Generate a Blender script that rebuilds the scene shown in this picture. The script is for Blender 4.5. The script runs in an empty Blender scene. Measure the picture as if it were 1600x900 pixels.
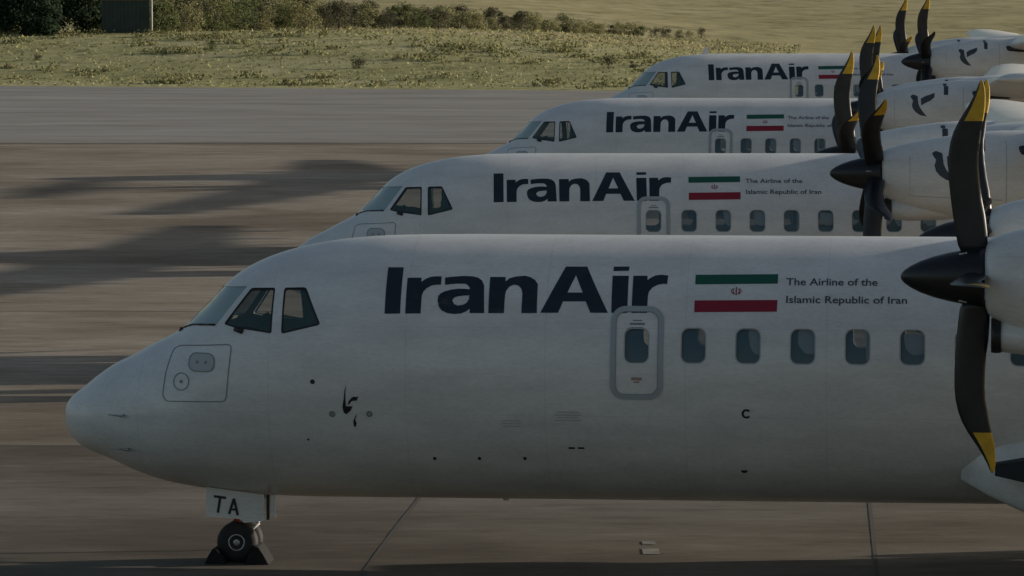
import bpy, bmesh, math, random
from mathutils import Vector, Matrix
from mathutils.geometry import tessellate_polygon
from bisect import bisect_right
R = math.radians
sc = bpy.context.scene
# ---------------------------------------------------------------- camera, light, exposure
CAM_H = 6.56
cam_d = bpy.data.cameras.new("Camera"); cam = bpy.data.objects.new("Camera", cam_d)
sc.collection.objects.link(cam); sc.camera = cam
cam_d.sensor_width = 36.0; cam_d.lens = 7436.0 * 36.0 / 1600.0
cam_d.clip_start = 1.0; cam_d.clip_end = 20000
cam.location = (0, 0, CAM_H)
cam.rotation_euler = (R(90) - math.atan(510 / 7436.0), 0, 0)

SUN_EL, SUN_OFF = R(10.3), R(11.5)
sdir = Vector((math.cos(SUN_OFF) * math.cos(SUN_EL), math.sin(SUN_OFF) * math.cos(SUN_EL), math.sin(SUN_EL)))
world = bpy.data.worlds.new("World"); sc.world = world; world.use_nodes = True
wn = world.node_tree; wn.nodes.clear()
sky = wn.nodes.new('ShaderNodeTexSky'); sky.sky_type = 'NISHITA'; sky.sun_disc = False
sky.sun_elevation = SUN_EL; sky.sun_rotation = math.atan2(sdir.x, sdir.y)
sky.air_density = 1.0; sky.dust_density = 4.0; sky.ozone_density = 0.3; sky.altitude = 1100
wbg = wn.nodes.new('ShaderNodeBackground'); wbg.inputs['Strength'].default_value = 0.095
wo = wn.nodes.new('ShaderNodeOutputWorld')
wn.links.new(sky.outputs[0], wbg.inputs[0]); wn.links.new(wbg.outputs[0], wo.inputs[0])
sun_d = bpy.data.lights.new("Sun", 'SUN'); sun_d.energy = 5.0; sun_d.angle = R(0.55); sun_d.color = (1.0, 0.90, 0.76)
sun = bpy.data.objects.new("Sun", sun_d); sc.collection.objects.link(sun)
sun.rotation_euler = sdir.to_track_quat('Z', 'Y').to_euler()
sun.location = (60, 60, 60)
vs = sc.view_settings
vs.view_transform = 'Standard'; vs.look = 'None'; vs.gamma = 1.0; vs.use_curve_mapping = False
vs.exposure = 0.0

# ---------------------------------------------------------------- helpers
def tag(o, label=None, cat=None, group=None, kind=None):
    if label: o['label'] = label
    if cat: o['category'] = cat
    if group: o['group'] = group
    if kind: o['kind'] = kind
    return o
def link(o, parent=None):
    sc.collection.objects.link(o)
    if parent is not None: o.parent = parent
    return o
def empty(name, loc=(0, 0, 0), rz=0):
    o = bpy.data.objects.new(name, None); o.location = loc; o.rotation_euler = (0, 0, rz); o.empty_display_size = .3
    return link(o)
def mobj(name, bm, mats, parent=None, smooth=False, recalc=True):
    if recalc: bmesh.ops.recalc_face_normals(bm, faces=bm.faces)
    me = bpy.data.meshes.new(name); bm.to_mesh(me); bm.free()
    for m in (mats if isinstance(mats, (list, tuple)) else [mats]): me.materials.append(m)
    if smooth:
        for p in me.polygons: p.use_smooth = True
    return link(bpy.data.objects.new(name, me), parent)
def copy_tree(o, parent=None):
    c = o.copy(); sc.collection.objects.link(c)
    if parent is not None: c.parent = parent
    for ch in list(o.children): copy_tree(ch, c)
    return c
class Curve:                       # monotone-ish interpolation in sqrt(x)
    def __init__(s, T, root=True):
        s.f = (lambda x: math.sqrt(max(x, 0))) if root else (lambda x: x)
        s.X = [s.f(p[0]) for p in T]; s.Y = [p[1] for p in T]; n = len(T)
        d = [(s.Y[i+1]-s.Y[i])/(s.X[i+1]-s.X[i]) for i in range(n-1)]
        m = [d[0]] + [0 if d[i-1]*d[i] <= 0 else 2*d[i-1]*d[i]/(d[i-1]+d[i]) for i in range(1, n-1)] + [d[-1]]
        s.m = m
    def __call__(s, x):
        t = s.f(x); X, Y, m = s.X, s.Y, s.m
        if t <= X[0]: return Y[0]
        if t >= X[-1]: return Y[-1]
        i = bisect_right(X, t) - 1; h = X[i+1]-X[i]; u = (t-X[i])/h
        return (Y[i]*(1+2*u)*(1-u)**2 + h*m[i]*u*(1-u)**2 + Y[i+1]*u*u*(3-2*u) + h*m[i+1]*u*u*(u-1))
class Body:                        # lofted body along local x with superelliptic sections
    def __init__(s, top, bot, wid, yc=0.0, n=2.0, root=True):
        s.t, s.b, s.w, s.yc, s.n = Curve(top, root), Curve(bot, root), Curve(wid, root), yc, n
    def y(s, x, z, side=-1, off=0.0):
        t, b, w = s.t(x), s.b(x), s.w(x); m = (t+b)/2; h = max((t-b)/2, 1e-4)
        q = min(abs((z-m)/h), 1.0)
        base = w * max(0.0, 1 - q**s.n) ** (1/s.n)
        return s.yc + side * (base + off)
    def ring(s, x, N, inset=0.0):
        t, b, w = s.t(x)-inset, s.b(x)+inset, s.w(x)-inset; m = (t+b)/2; h = max((t-b)/2, 1e-4); w = max(w, 1e-4)
        P = []
        for k in range(N):
            a = 2*math.pi*k/N; c, sn = math.cos(a), math.sin(a)
            P.append((x, s.yc + w*math.copysign(abs(c)**(2/s.n), c), m + h*math.copysign(abs(sn)**(2/s.n), sn)))
        return P
def loft(bm, rings, cap0=True, cap1=True, mat=0, flip=False):
    V = [[bm.verts.new(p) for p in r] for r in rings]; N = len(V[0])
    for a, b in zip(V, V[1:]):
        for k in range(N):
            f = (a[k], a[(k+1) % N], b[(k+1) % N], b[k])
            fc = bm.faces.new(f[::-1] if flip else f); fc.material_index = mat
    if cap0: f = bm.faces.new(V[0] if flip else V[0][::-1]); f.material_index = mat
    if cap1: f = bm.faces.new(V[-1][::-1] if flip else V[-1]); f.material_index = mat
def box(bm, x0, x1, y0, y1, z0, z1, mat=0):
    v = [bm.verts.new((x, y, z)) for x in (x0, x1) for y in (y0, y1) for z in (z0, z1)]
    for f in ((0,1,3,2), (4,6,7,5), (0,4,5,1), (2,3,7,6), (0,2,6,4), (1,5,7,3)):
        bm.faces.new([v[i] for i in f]).material_index = mat
def tube(bm, p0, p1, r0, r1=None, N=16, mat=0):
    p0, p1 = Vector(p0), Vector(p1); r1 = r0 if r1 is None else r1
    d = (p1-p0).normalized(); a = d.orthogonal().normalized(); b = d.cross(a)
    rr = lambda p, r: [p + r*(math.cos(2*math.pi*k/N)*a + math.sin(2*math.pi*k/N)*b) for k in range(N)]
    loft(bm, [rr(p0, r0), rr(p1, r1)], mat=mat)
def lathe(bm, prof, c, axis='x', N=40, mat=0):   # prof: (axial, radius)
    rings = []
    for s, r in prof:
        ring = []
        for k in range(N):
            a = 2*math.pi*k/N; u, v = r*math.cos(a), r*math.sin(a)
            p = (s, u, v) if axis == 'x' else (u, s, v)
            ring.append((c[0]+p[0], c[1]+p[1], c[2]+p[2]))
        rings.append(ring)
    loft(bm, rings, mat=mat)
def flat_mesh(loops):
    """2-D polygon (outer, holes...) -> bmesh in x,z"""
    bm = bmesh.new(); pts = []
    vl = [[Vector((p[0], 0, p[1])) for p in L] for L in loops]
    for L in vl: pts += L
    vs_ = [bm.verts.new(p) for p in pts]
    for t in tessellate_polygon(vl):
        try: bm.faces.new([vs_[i] for i in t])
        except ValueError: pass
    return bm
def wrap(bm, body, off, side=-1, step=.06, xstep=.25):
    """cut the flat mesh into strips and lay it on the side of a body"""
    xs = [v.co.x for v in bm.verts]; zs = [v.co.z for v in bm.verts]
    if not xs: return bm
    z = math.floor(min(zs)/step)*step + step
    while z < max(zs):
        bmesh.ops.bisect_plane(bm, geom=bm.verts[:]+bm.edges[:]+bm.faces[:], plane_co=(0,0,z), plane_no=(0,0,1)); z += step
    x = math.floor(min(xs)/xstep)*xstep + xstep
    while x < max(xs):
        bmesh.ops.bisect_plane(bm, geom=bm.verts[:]+bm.edges[:]+bm.faces[:], plane_co=(x,0,0), plane_no=(1,0,0)); x += xstep
    for v in bm.verts: v.co.y = body.y(v.co.x, v.co.z, side, off)
    return bm
def add_to(dst, src):
    me = bpy.data.meshes.new("tmp"); src.to_mesh(me); src.free(); dst.from_mesh(me); bpy.data.meshes.remove(me)
def patch(name, polys, body, off, mat, parent, side=-1, step=.06, xstep=.25):
    bm = bmesh.new()
    for loops in polys: add_to(bm, wrap(flat_mesh(loops), body, off, side, step, xstep))
    o = mobj(name, bm, mat, parent, recalc=False)
    for p in o.data.polygons: p.use_smooth = True
    return o
def rrect(cx, cz, w, h, r, n=6):
    P = []
    for sx, sz, a0 in ((1,1,0), (-1,1,90), (-1,-1,180), (1,-1,270)):
        for k in range(n+1):
            a = R(a0 + 90*k/n); P.append((cx+sx*(w/2-r)+r*math.cos(a), cz+sz*(h/2-r)+r*math.sin(a)))
    return P
def circ(cx, cz, r, n=14): return [(cx+r*math.cos(2*math.pi*k/n), cz+r*math.sin(2*math.pi*k/n)) for k in range(n)]
def line_poly(P, w):
    """thin closed strip along a polyline"""
    L, Rr = [], []
    for i, p in enumerate(P):
        a = P[max(i-1, 0)]; b = P[min(i+1, len(P)-1)]; d = Vector((b[0]-a[0], b[1]-a[1])).normalized()
        L.append((p[0]-d.y*w/2, p[1]+d.x*w/2)); Rr.append((p[0]+d.y*w/2, p[1]-d.x*w/2))
    return L + Rr[::-1]

# ---------------------------------------------------------------- materials
def mat(name, col, rough=.5, metal=0, spec=.5, coat=0, alpha=1, bump=None, noise=None):
    m = bpy.data.materials.new(name); m.use_nodes = True; nt = m.node_tree; b = nt.nodes['Principled BSDF']
    b.inputs['Base Color'].default_value = (*col, 1); b.inputs['Roughness'].default_value = rough
    b.inputs['Metallic'].default_value = metal; b.inputs['Specular IOR Level'].default_value = spec
    b.inputs['Coat Weight'].default_value = coat; b.inputs['Alpha'].default_value = alpha
    if noise:
        sc_, amt = noise
        tc = nt.nodes.new('ShaderNodeTexCoord'); n = nt.nodes.new('ShaderNodeTexNoise'); n.inputs['Scale'].default_value = sc_; n.inputs['Detail'].default_value = 6
        r = nt.nodes.new('ShaderNodeValToRGB'); r.color_ramp.elements[0].position = .3; r.color_ramp.elements[1].position = .7
        r.color_ramp.elements[0].color = (*[c*(1-amt) for c in col], 1); r.color_ramp.elements[1].color = (*[min(1, c*(1+amt)) for c in col], 1)
        nt.links.new(tc.outputs['Object'], n.inputs['Vector']); nt.links.new(n.outputs['Fac'], r.inputs[0]); nt.links.new(r.outputs[0], b.inputs['Base Color'])
    return m
def N_(nt, t, **kw):
    n = nt.nodes.new(t)
    for k, v in kw.items():
        if k in n.inputs.keys(): n.inputs[k].default_value = v
        else: setattr(n, k, v)
    return n
def ramp(nt, stops):
    r = nt.nodes.new('ShaderNodeValToRGB'); e = r.color_ramp.elements
    while len(e) < len(stops): e.new(.5)
    for i, (p, c) in enumerate(stops): e[i].position = p; e[i].color = (*c, 1) if len(c) == 3 else c
    return r
def paint_mat():
    m = bpy.data.materials.new('white_aircraft_paint'); m.use_nodes = True; nt = m.node_tree; b = nt.nodes['Principled BSDF']; L = nt.links.new
    b.inputs['Roughness'].default_value = .38; b.inputs['Coat Weight'].default_value = .25; b.inputs['Coat Roughness'].default_value = .12
    tc = N_(nt, 'ShaderNodeTexCoord')
    mp = N_(nt, 'ShaderNodeMapping'); mp.inputs['Scale'].default_value = (.7, 1, 2.2); L(tc.outputs['Object'], mp.inputs[0])
    n1 = N_(nt, 'ShaderNodeTexNoise', Scale=1.6, Detail=9.0, Roughness=.62); L(mp.outputs[0], n1.inputs['Vector'])
    n2 = N_(nt, 'ShaderNodeTexNoise', Scale=22.0, Detail=5.0); L(mp.outputs[0], n2.inputs['Vector'])
    r1 = ramp(nt, [(.32, (.66, .655, .64)), (.62, (.79, .785, .765))]); L(n1.outputs['Fac'], r1.inputs[0])
    r2 = ramp(nt, [(.3, (.90, .90, .89)), (.6, (1, 1, 1))]); L(n2.outputs['Fac'], r2.inputs[0])
    mx = N_(nt, 'ShaderNodeMixRGB', blend_type='MULTIPLY'); mx.inputs[0].default_value = 1; L(r1.outputs[0], mx.inputs[1]); L(r2.outputs[0], mx.inputs[2])
    # faint frame seams every 1.48 m and two stringer laps
    sx = N_(nt, 'ShaderNodeSeparateXYZ'); L(tc.outputs['Object'], sx.inputs[0])
    def seam(sock, period, phase, width):
        a = N_(nt, 'ShaderNodeMath', operation='ADD'); a.inputs[1].default_value = phase; L(sock, a.inputs[0])
        w = N_(nt, 'ShaderNodeMath', operation='PINGPONG'); w.inputs[1].default_value = period/2; L(a.outputs[0], w.inputs[0])
        l = N_(nt, 'ShaderNodeMath', operation='LESS_THAN'); l.inputs[1].default_value = width; L(w.outputs[0], l.inputs[0]); return l
    s1 = seam(sx.outputs['X'], 1.485, -3.935 + 1.485*4, .006); s2 = seam(sx.outputs['Z'], .93, .12, .004)
    ad = N_(nt, 'ShaderNodeMath', operation='MAXIMUM'); L(s1.outputs[0], ad.inputs[0]); L(s2.outputs[0], ad.inputs[1])
    ml = N_(nt, 'ShaderNodeMath', operation='MULTIPLY'); ml.inputs[1].default_value = .15; L(ad.outputs[0], ml.inputs[0])
    m2 = N_(nt, 'ShaderNodeMixRGB'); L(ml.outputs[0], m2.inputs[0]); L(mx.outputs[0], m2.inputs[1]); m2.inputs[2].default_value = (.3, .3, .31, 1)
    L(m2.outputs[0], b.inputs['Base Color'])
    bp = N_(nt, 'ShaderNodeBump', Strength=.06, Distance=.01); n3 = N_(nt, 'ShaderNodeTexNoise', Scale=3.2, Detail=2.0); L(tc.outputs['Object'], n3.inputs['Vector']); L(n3.outputs['Fac'], bp.inputs['Height']); L(bp.outputs[0], b.inputs['Normal'])
    return m
M = {}
M['white'] = paint_mat()
M['lining'] = mat('cabin_lining', (.42, .41, .38), .7)
M['navy'] = mat('dark_livery_ink', (.012, .022, .035), .4, noise=(9, .2))
M['ink'] = mat('black_ink', (.015, .015, .017), .5)
M['grey_ink'] = mat('dark_grey_ink', (.05, .055, .07), .5)
M['green'] = mat('flag_green_paint', (.008, .10, .06), .4)
M['red'] = mat('flag_red_paint', (.28, .012, .03), .4)
M['surround'] = mat('door_surround_grey', (.38, .42, .44), .45)
M['seam'] = mat('panel_seam_grey', (.23, .235, .24), .6)
M['hatch'] = mat('hatch_grey', (.45, .46, .47), .5)
M['pane'] = mat('cabin_glass', (.10, .185, .225), .12, spec=.8, alpha=.6)
M['blind'] = mat('window_blind', (.80, .78, .74), .6)
M['ws'] = mat('windshield_glass', (.34, .46, .47), .06, spec=1.0, alpha=.85)
M['sideglass'] = mat('side_glass', (.10, .19, .19), .05, spec=.9, alpha=.38)
M['rubber'] = mat('black_rubber', (.018, .018, .019), .75, noise=(8, .3))
M['prop'] = mat('black_propeller_paint', (.012, .013, .016), .36, noise=(7, .35))
M['boot'] = mat('black_deicing_boot', (.016, .016, .017), .5)
M['yellow'] = mat('yellow_tip_paint', (.60, .36, .02), .45, noise=(9, .2))
M['metal'] = mat('worn_metal', (.42, .42, .42), .35, .9)
M['dark'] = mat('dark_interior', (.02, .022, .025), .8)
M['seatblue'] = mat('seat_cloth', (.09, .12, .14), .9)
M['orange'] = mat('red_tow_mark', (.35, .04, .02), .5)
M['placard'] = mat('faded_red_placard', (.42, .25, .22), .6)
M['bird'] = mat('faded_livery_ink', (.045, .058, .075), .5)
M['chock'] = mat('chock_rubber', (.007, .007, .007), .9, noise=(12, .4))

# ---------------------------------------------------------------- measured livery (x aft of nose, z above ground; metres)
letters = [[[[3.684, 3.278], [3.851, 3.279], [3.861, 2.807], [3.694, 2.802]]], [[[3.908, 3.174], [4.058, 3.176], [4.06, 3.132], [4.101, 3.162], [4.15, 3.183], [4.201, 3.191], [4.273, 3.19], [4.274, 3.105], [4.241, 3.107], [4.18, 3.1], [4.126, 3.07], [4.094, 3.036], [4.079, 2.997], [4.08, 2.809], [3.916, 2.807]]], [[[4.311, 3.178], [4.397, 3.188], [4.499, 3.196], [4.603, 3.194], [4.666, 3.18], [4.71, 3.152], [4.738, 3.099], [4.759, 2.818], [4.605, 2.817], [4.602, 2.864], [4.566, 2.834], [4.511, 2.812], [4.44, 2.806], [4.368, 2.815], [4.304, 2.842], [4.271, 2.881], [4.254, 2.94], [4.257, 2.989], [4.281, 3.018], [4.32, 3.038], [4.39, 3.056], [4.462, 3.066], [4.523, 3.066], [4.59, 3.061], [4.583, 3.083], [4.561, 3.105], [4.539, 3.117], [4.456, 3.118], [4.385, 3.114], [4.319, 3.104]], [[4.589, 2.999], [4.588, 2.962], [4.566, 2.923], [4.531, 2.903], [4.475, 2.893], [4.433, 2.907], [4.408, 2.946], [4.428, 2.975], [4.468, 2.988], [4.529, 2.996]]], [[[4.794, 3.188], [4.958, 3.189], [4.963, 3.144], [5.005, 3.178], [5.075, 3.195], [5.167, 3.203], [5.23, 3.187], [5.279, 3.158], [5.311, 3.117], [5.319, 2.822], [5.155, 2.821], [5.154, 3.024], [5.138, 3.073], [5.105, 3.103], [5.053, 3.111], [5.009, 3.091], [4.976, 3.047], [4.97, 3.003], [4.969, 2.82], [4.803, 2.818]]], [[[5.593, 3.298], [5.821, 3.299], [6.075, 2.831], [5.889, 2.83], [5.834, 2.946], [5.592, 2.945], [5.545, 2.827], [5.357, 2.826]], [[5.71, 3.213], [5.796, 3.036], [5.632, 3.035]]], [[[6.105, 3.301], [6.272, 3.302], [6.27, 3.26], [6.105, 3.256]]], [[[6.101, 3.209], [6.273, 3.21], [6.281, 2.832], [6.111, 2.831]]], [[[6.322, 3.21], [6.472, 3.211], [6.475, 3.166], [6.509, 3.192], [6.558, 3.215], [6.619, 3.222], [6.693, 3.215], [6.687, 3.129], [6.646, 3.131], [6.586, 3.119], [6.532, 3.092], [6.499, 3.048], [6.491, 3.014], [6.489, 2.834], [6.325, 2.833]]]]
green = [[6.984, 3.224], [7.859, 3.236], [7.859, 3.141], [6.986, 3.128]]
red = [[6.988, 2.964], [7.863, 2.975], [7.86, 2.856], [6.989, 2.844]]
emb = [[7.424, 3.059], [7.369, 3.059], [7.478, 3.06], [7.421, 3.104], [7.426, 3.014]]
t1 = [[7.948, 3.127], [8.912, 3.133], [7.944, 3.197]]
t2 = [[7.955, 2.947], [9.226, 2.956], [7.952, 3.018]]
door = [[6.11, 2.895], [6.66, 2.899], [6.675, 1.932], [6.127, 1.926]]
win = [[6.389, 2.489], [6.99, 2.494], [7.566, 2.499], [8.14, 2.504], [8.711, 2.509], [9.293, 2.513], [6.985, 2.679], [6.992, 2.301], [6.855, 2.493], [7.125, 2.495]]
ws = [[1.426, 2.634], [1.762, 3.03], [2.134, 3.055], [1.83, 2.649]]
sw1 = [[1.919, 2.66], [2.187, 3.042], [2.467, 3.052], [2.474, 2.577], [2.256, 2.605], [2.068, 2.624]]
sw2 = [[2.566, 3.055], [2.813, 3.064], [3.008, 2.68], [2.578, 2.574]]
panel = [[1.319, 2.373], [1.399, 2.413], [2.034, 2.458], [1.983, 1.847], [1.301, 1.831], [1.255, 1.889], [1.273, 2.16]]
oval = [[1.537, 2.249], [1.848, 2.265], [1.685, 2.358], [1.701, 2.156]]
h1 = [[3.304, 2.06], [3.293, 1.993], [3.289, 1.907], [3.293, 1.82], [3.366, 1.821], [3.34, 1.771], [3.295, 1.733], [3.268, 1.751], [3.255, 1.807], [3.271, 1.906], [3.282, 1.993]]
h2 = [[3.313, 1.833], [3.325, 1.876], [3.357, 1.914], [3.382, 1.926], [3.412, 1.921], [3.433, 1.931], [3.411, 1.884], [3.38, 1.881], [3.356, 1.877], [3.333, 1.846]]
h3 = [[3.409, 1.735], [3.387, 1.672], [3.401, 1.634], [3.386, 1.59], [3.369, 1.608], [3.366, 1.659], [3.397, 1.722]]
rings = [[3.142, 1.733], [3.543, 1.739], [2.936, 2.079], [2.865, 1.448]]
dots = [[4.212, 1.249], [4.693, 1.255], [5.18, 1.261], [5.688, 1.385], [5.79, 1.386], [7.551, 1.782], [7.505, 1.138], [0.818, 1.658], [0.849, 1.278]]
circ0 = [[1.466, 2.045], [1.572, 2.05]][0]

# ---------------------------------------------------------------- airliner
FT = [(0,1.62),(.01,1.70),(.051,1.769),(.202,1.898),(.374,2.037),(.546,2.155),(.76,2.262),(.996,2.391),(1.167,2.477),(1.338,2.584),(1.466,2.711),(1.595,2.839),(1.766,3.02),(1.894,3.14),(2.064,3.25),(2.255,3.34),(2.488,3.42),(2.827,3.50),(3.179,3.55),(3.671,3.585),(4.5,3.6),(18.5,3.6),(24,3.62),(27.1,3.45)]
FB = [(0,1.62),(.013,1.494),(.07,1.367),(.19,1.25),(.547,1.10),(.782,.994),(1.166,.872),(1.593,.8),(1.969,.755),(2.3,.735),(2.9,.725),(17.0,.735),(18.5,.80),(21,1.25),(24,2.15),(27.1,3.05)]
FW = [(0,0.01),(.05,.22),(.2,.42),(.5,.68),(1,.95),(1.5,1.13),(2,1.26),(2.5,1.34),(3,1.39),(4,1.4325),(17.5,1.4325),(20,1.30),(22.5,.98),(25,.5),(27.1,.12)]
FUS = Body(FT, FB, FW)
HUBZ = 3.38; PX = 9.95
WINX = [win[1][0] + .575*k for k in range(27)]
FARWIN = WINX

def prism_cutter(bm, poly, y0, y1):
    a = [bm.verts.new((p[0], y0, p[1])) for p in poly]; b = [bm.verts.new((p[0], y1, p[1])) for p in poly]; n = len(poly)
    bm.faces.new(a); bm.faces.new(b[::-1])
    for k in range(n): bm.faces.new((a[k], b[k], b[(k+1) % n], a[(k+1) % n]))

def soft(poly, r=.03, n=4):
    """round a polygon's corners"""
    P = []; m = len(poly)
    for i in range(m):
        p = Vector(poly[i]); a = Vector(poly[i-1]); b = Vector(poly[(i+1) % m])
        da, db = (a-p), (b-p); rr = min(r, da.length*.4, db.length*.4); q0 = p+da.normalized()*rr; q1 = p+db.normalized()*rr
        for k in range(n+1):
            t = k/n; P.append(tuple(q0*(1-t)**2 + p*2*t*(1-t) + q1*t*t))
    return P
WS, SW1, SW2 = soft(ws, .02), soft(sw1, .03), soft(sw2, .035)

def build_fuselage(parent):
    xs = []
    t = 0.03
    while t*t < 4.0: xs.append(t*t); t += .028
    x = 4.0
    while x < 17: xs.append(x); x += .5
    while x < 27.1: xs.append(x); x += .35
    xs.append(27.1)
    N = 160
    bm = bmesh.new()
    loft(bm, [FUS.ring(x, N) for x in xs], mat=0)
    xi = [x for x in xs if .4 < x < 26]
    loft(bm, [FUS.ring(x, N, .05) for x in xi], mat=1, flip=True)
    me = bpy.data.meshes.new('fuselage'); bm.to_mesh(me); bm.free()
    me.materials.append(M['white']); me.materials.append(M['lining'])
    o = bpy.data.objects.new('fuselage', me); link(o)
    cb = bmesh.new()
    for s in (-1, 1):
        prism_cutter(cb, WS, s*.055, s*2.2)
        prism_cutter(cb, SW1, s*.5, s*2.2); prism_cutter(cb, SW2, s*.6, s*2.2)
        for wx in [win[0][0]] + WINX: prism_cutter(cb, rrect(wx, win[1][1], .272, .378, .085, 4), s*1.1, s*1.7)
    bmesh.ops.recalc_face_normals(cb, faces=cb.faces)
    cm = bpy.data.meshes.new('cut'); cb.to_mesh(cm); cb.free()
    c = bpy.data.objects.new('cut', cm); link(c)
    md = o.modifiers.new('b', 'BOOLEAN'); md.operation = 'DIFFERENCE'; md.solver = 'EXACT'; md.object = c
    bpy.context.view_layer.update()
    dg = bpy.context.evaluated_depsgraph_get()
    nm = bpy.data.meshes.new_from_object(o.evaluated_get(dg))
    o.modifiers.clear(); o.data = nm; nm.name = 'fuselage'
    bpy.data.objects.remove(c); o.parent = parent
    for p in nm.polygons: p.use_smooth = True
    try: nm.set_sharp_from_angle(angle=R(28))
    except Exception: pass
    return o

def text_mesh(s, x0, x1, z, cap, bold=.012):
    cu = bpy.data.curves.new('t', 'FONT'); cu.body = s; cu.size = 1; cu.offset = bold; cu.resolution_u = 3
    o = bpy.data.objects.new('t', cu); link(o); bpy.context.view_layer.update()
    me = bpy.data.meshes.new_from_object(o.evaluated_get(bpy.context.evaluated_depsgraph_get()))
    bpy.data.objects.remove(o)
    xa = min(v.co.x for v in me.vertices); xb = max(v.co.x for v in me.vertices)
    bm = bmesh.new(); bm.from_mesh(me); bpy.data.meshes.remove(me)
    for v in bm.verts:
        v.co = Vector((x0 + (v.co.x-xa)/(xb-xa)*(x1-x0), 0, z + v.co.y/.70*cap))
    return bm

NT = [(10.06,HUBZ+.28),(10.09,HUBZ+.36),(10.2,HUBZ+.42),(10.6,HUBZ+.52),(11.2,HUBZ+.62),(12,HUBZ+.70),(13,HUBZ+.70),(14.2,HUBZ+.6),(15.6,HUBZ+.42)]
NB = [(10.06,HUBZ-.28),(10.09,HUBZ-.36),(10.2,HUBZ-.44),(10.6,HUBZ-.62),(11.2,HUBZ-.72),(12,HUBZ-.73),(13,HUBZ-.68),(14.2,HUBZ-.42),(15.6,HUBZ+.22)]
NW = [(10.06,.28),(10.09,.34),(10.2,.40),(10.6,.48),(11.2,.55),(12,.58),(13,.56),(14.2,.42),(15.6,.06)]

def propeller(parent, yc, phase, tips=None, nb=6):
    c = (0, yc, HUBZ)
    bm = bmesh.new()
    prof = [(9.222,.004),(9.232,.035),(9.26,.065),(9.32,.108),(9.42,.158),(9.55,.204),(9.7,.242),(9.85,.27),(9.98,.288),(10.05,.292),(10.055,.27)]
    lathe(bm, prof, c, N=48)
    for k in range(6):          # small bright fairing studs on the spinner
        a = phase + R(60*k+30); tube(bm, (9.80, yc+.262*math.sin(a), HUBZ+.262*math.cos(a)), (9.88, yc+.283*math.sin(a), HUBZ+.283*math.cos(a)), .012, mat=1, N=8)
    pr = mobj('propeller', bm, [M['prop'], M['metal']], parent, smooth=True)
    S = [(.22,-.10,.10,.075),(.32,-.145,.14,.065),(.45,-.165,.135,.052),(.62,-.185,.12,.042),(.77,-.20,.095,.036),(.95,-.212,.078,.030),(1.1,-.215,.072,.026),(1.23,-.205,.078,.023),(1.35,-.180,.10,.021),(1.45,-.145,.115,.019),(1.56,-.085,.14,.017),(1.62,-.045,.155,.016),(1.70,.01,.17,.014),(1.80,.07,.178,.012),(1.88,.112,.178,.009),(1.94,.138,.168,.006),(1.965,.148,.156,.003)]
    for k in range(nb):
        a = phase + R(360*k/nb); dirv = Vector((0, math.sin(a), math.cos(a))); tan = Vector((0, math.cos(a), -math.sin(a)))
        bm = bmesh.new(); rings = []
        for (r, x0, x1, th) in S:
            x0 -= .008 + .03*(r/1.965)**3; x1 += .006 - .03*(r/1.965)**3; r *= .99
            tw = R(6*(1-r/1.965)+2); ring = []; n = 9
            sec = []
            for j in range(n+1):
                u = j/n; cam_ = 4*u*(1-u)*th*.25; h = th*math.sqrt(max(u,0))*(1-u)*1.7 + .0015
                sec.append((u, cam_+h))
            for j in range(n, -1, -1):
                u = j/n; h = th*math.sqrt(u)*(1-u)*.9 + .0015
                sec.append((u, -h))
            w = x1-x0
            for u, h in sec:
                xx = x0 + u*w; xc = (x0+x1)/2
                X = PX + xc + (xx-xc)*math.cos(tw) - h*.75*math.sin(tw); T = (xx-xc)*math.sin(tw) + h*math.cos(tw)
                p = Vector((X, yc, HUBZ)) + dirv*r + tan*T
                p.x -= math.tan(R(2.0))*(p.z-HUBZ)
                ring.append(tuple(p))
            rings.append(ring)
        loft(bm, rings); n = 9
        bm.faces.ensure_lookup_table(); bm.faces.index_update(); nn = len(rings[0])
        for f in bm.faces[:(len(S)-1)*nn]:
            i, j = divmod(f.index, nn)
            le = (j <= 1) or (j >= nn-3)
            if S[i][0] >= 1.55 and not (le and S[i][0] < 1.9): f.material_index = 1
        if tips and k in tips:
            for f in bm.faces: f.material_index = 0
        b = mobj('propeller_blade', bm, [M['prop'], M['yellow'], M['blind']], pr, smooth=True)
    return pr

BIRD = [[[(10.83,.36),(10.90,.40),(11.01,.36),(11.03,.17),(11.07,.08),(11.13,-.01),(11.24,-.14),(11.08,-.11),(10.97,-.04),(10.90,.04),(10.87,.14),(10.90,.24),(10.86,.30)]],
        [[(11.09,.30),(11.20,.36),(11.43,.44),(11.42,.33),(11.33,.25),(11.2,.19),(11.1,.13)]]]

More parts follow.
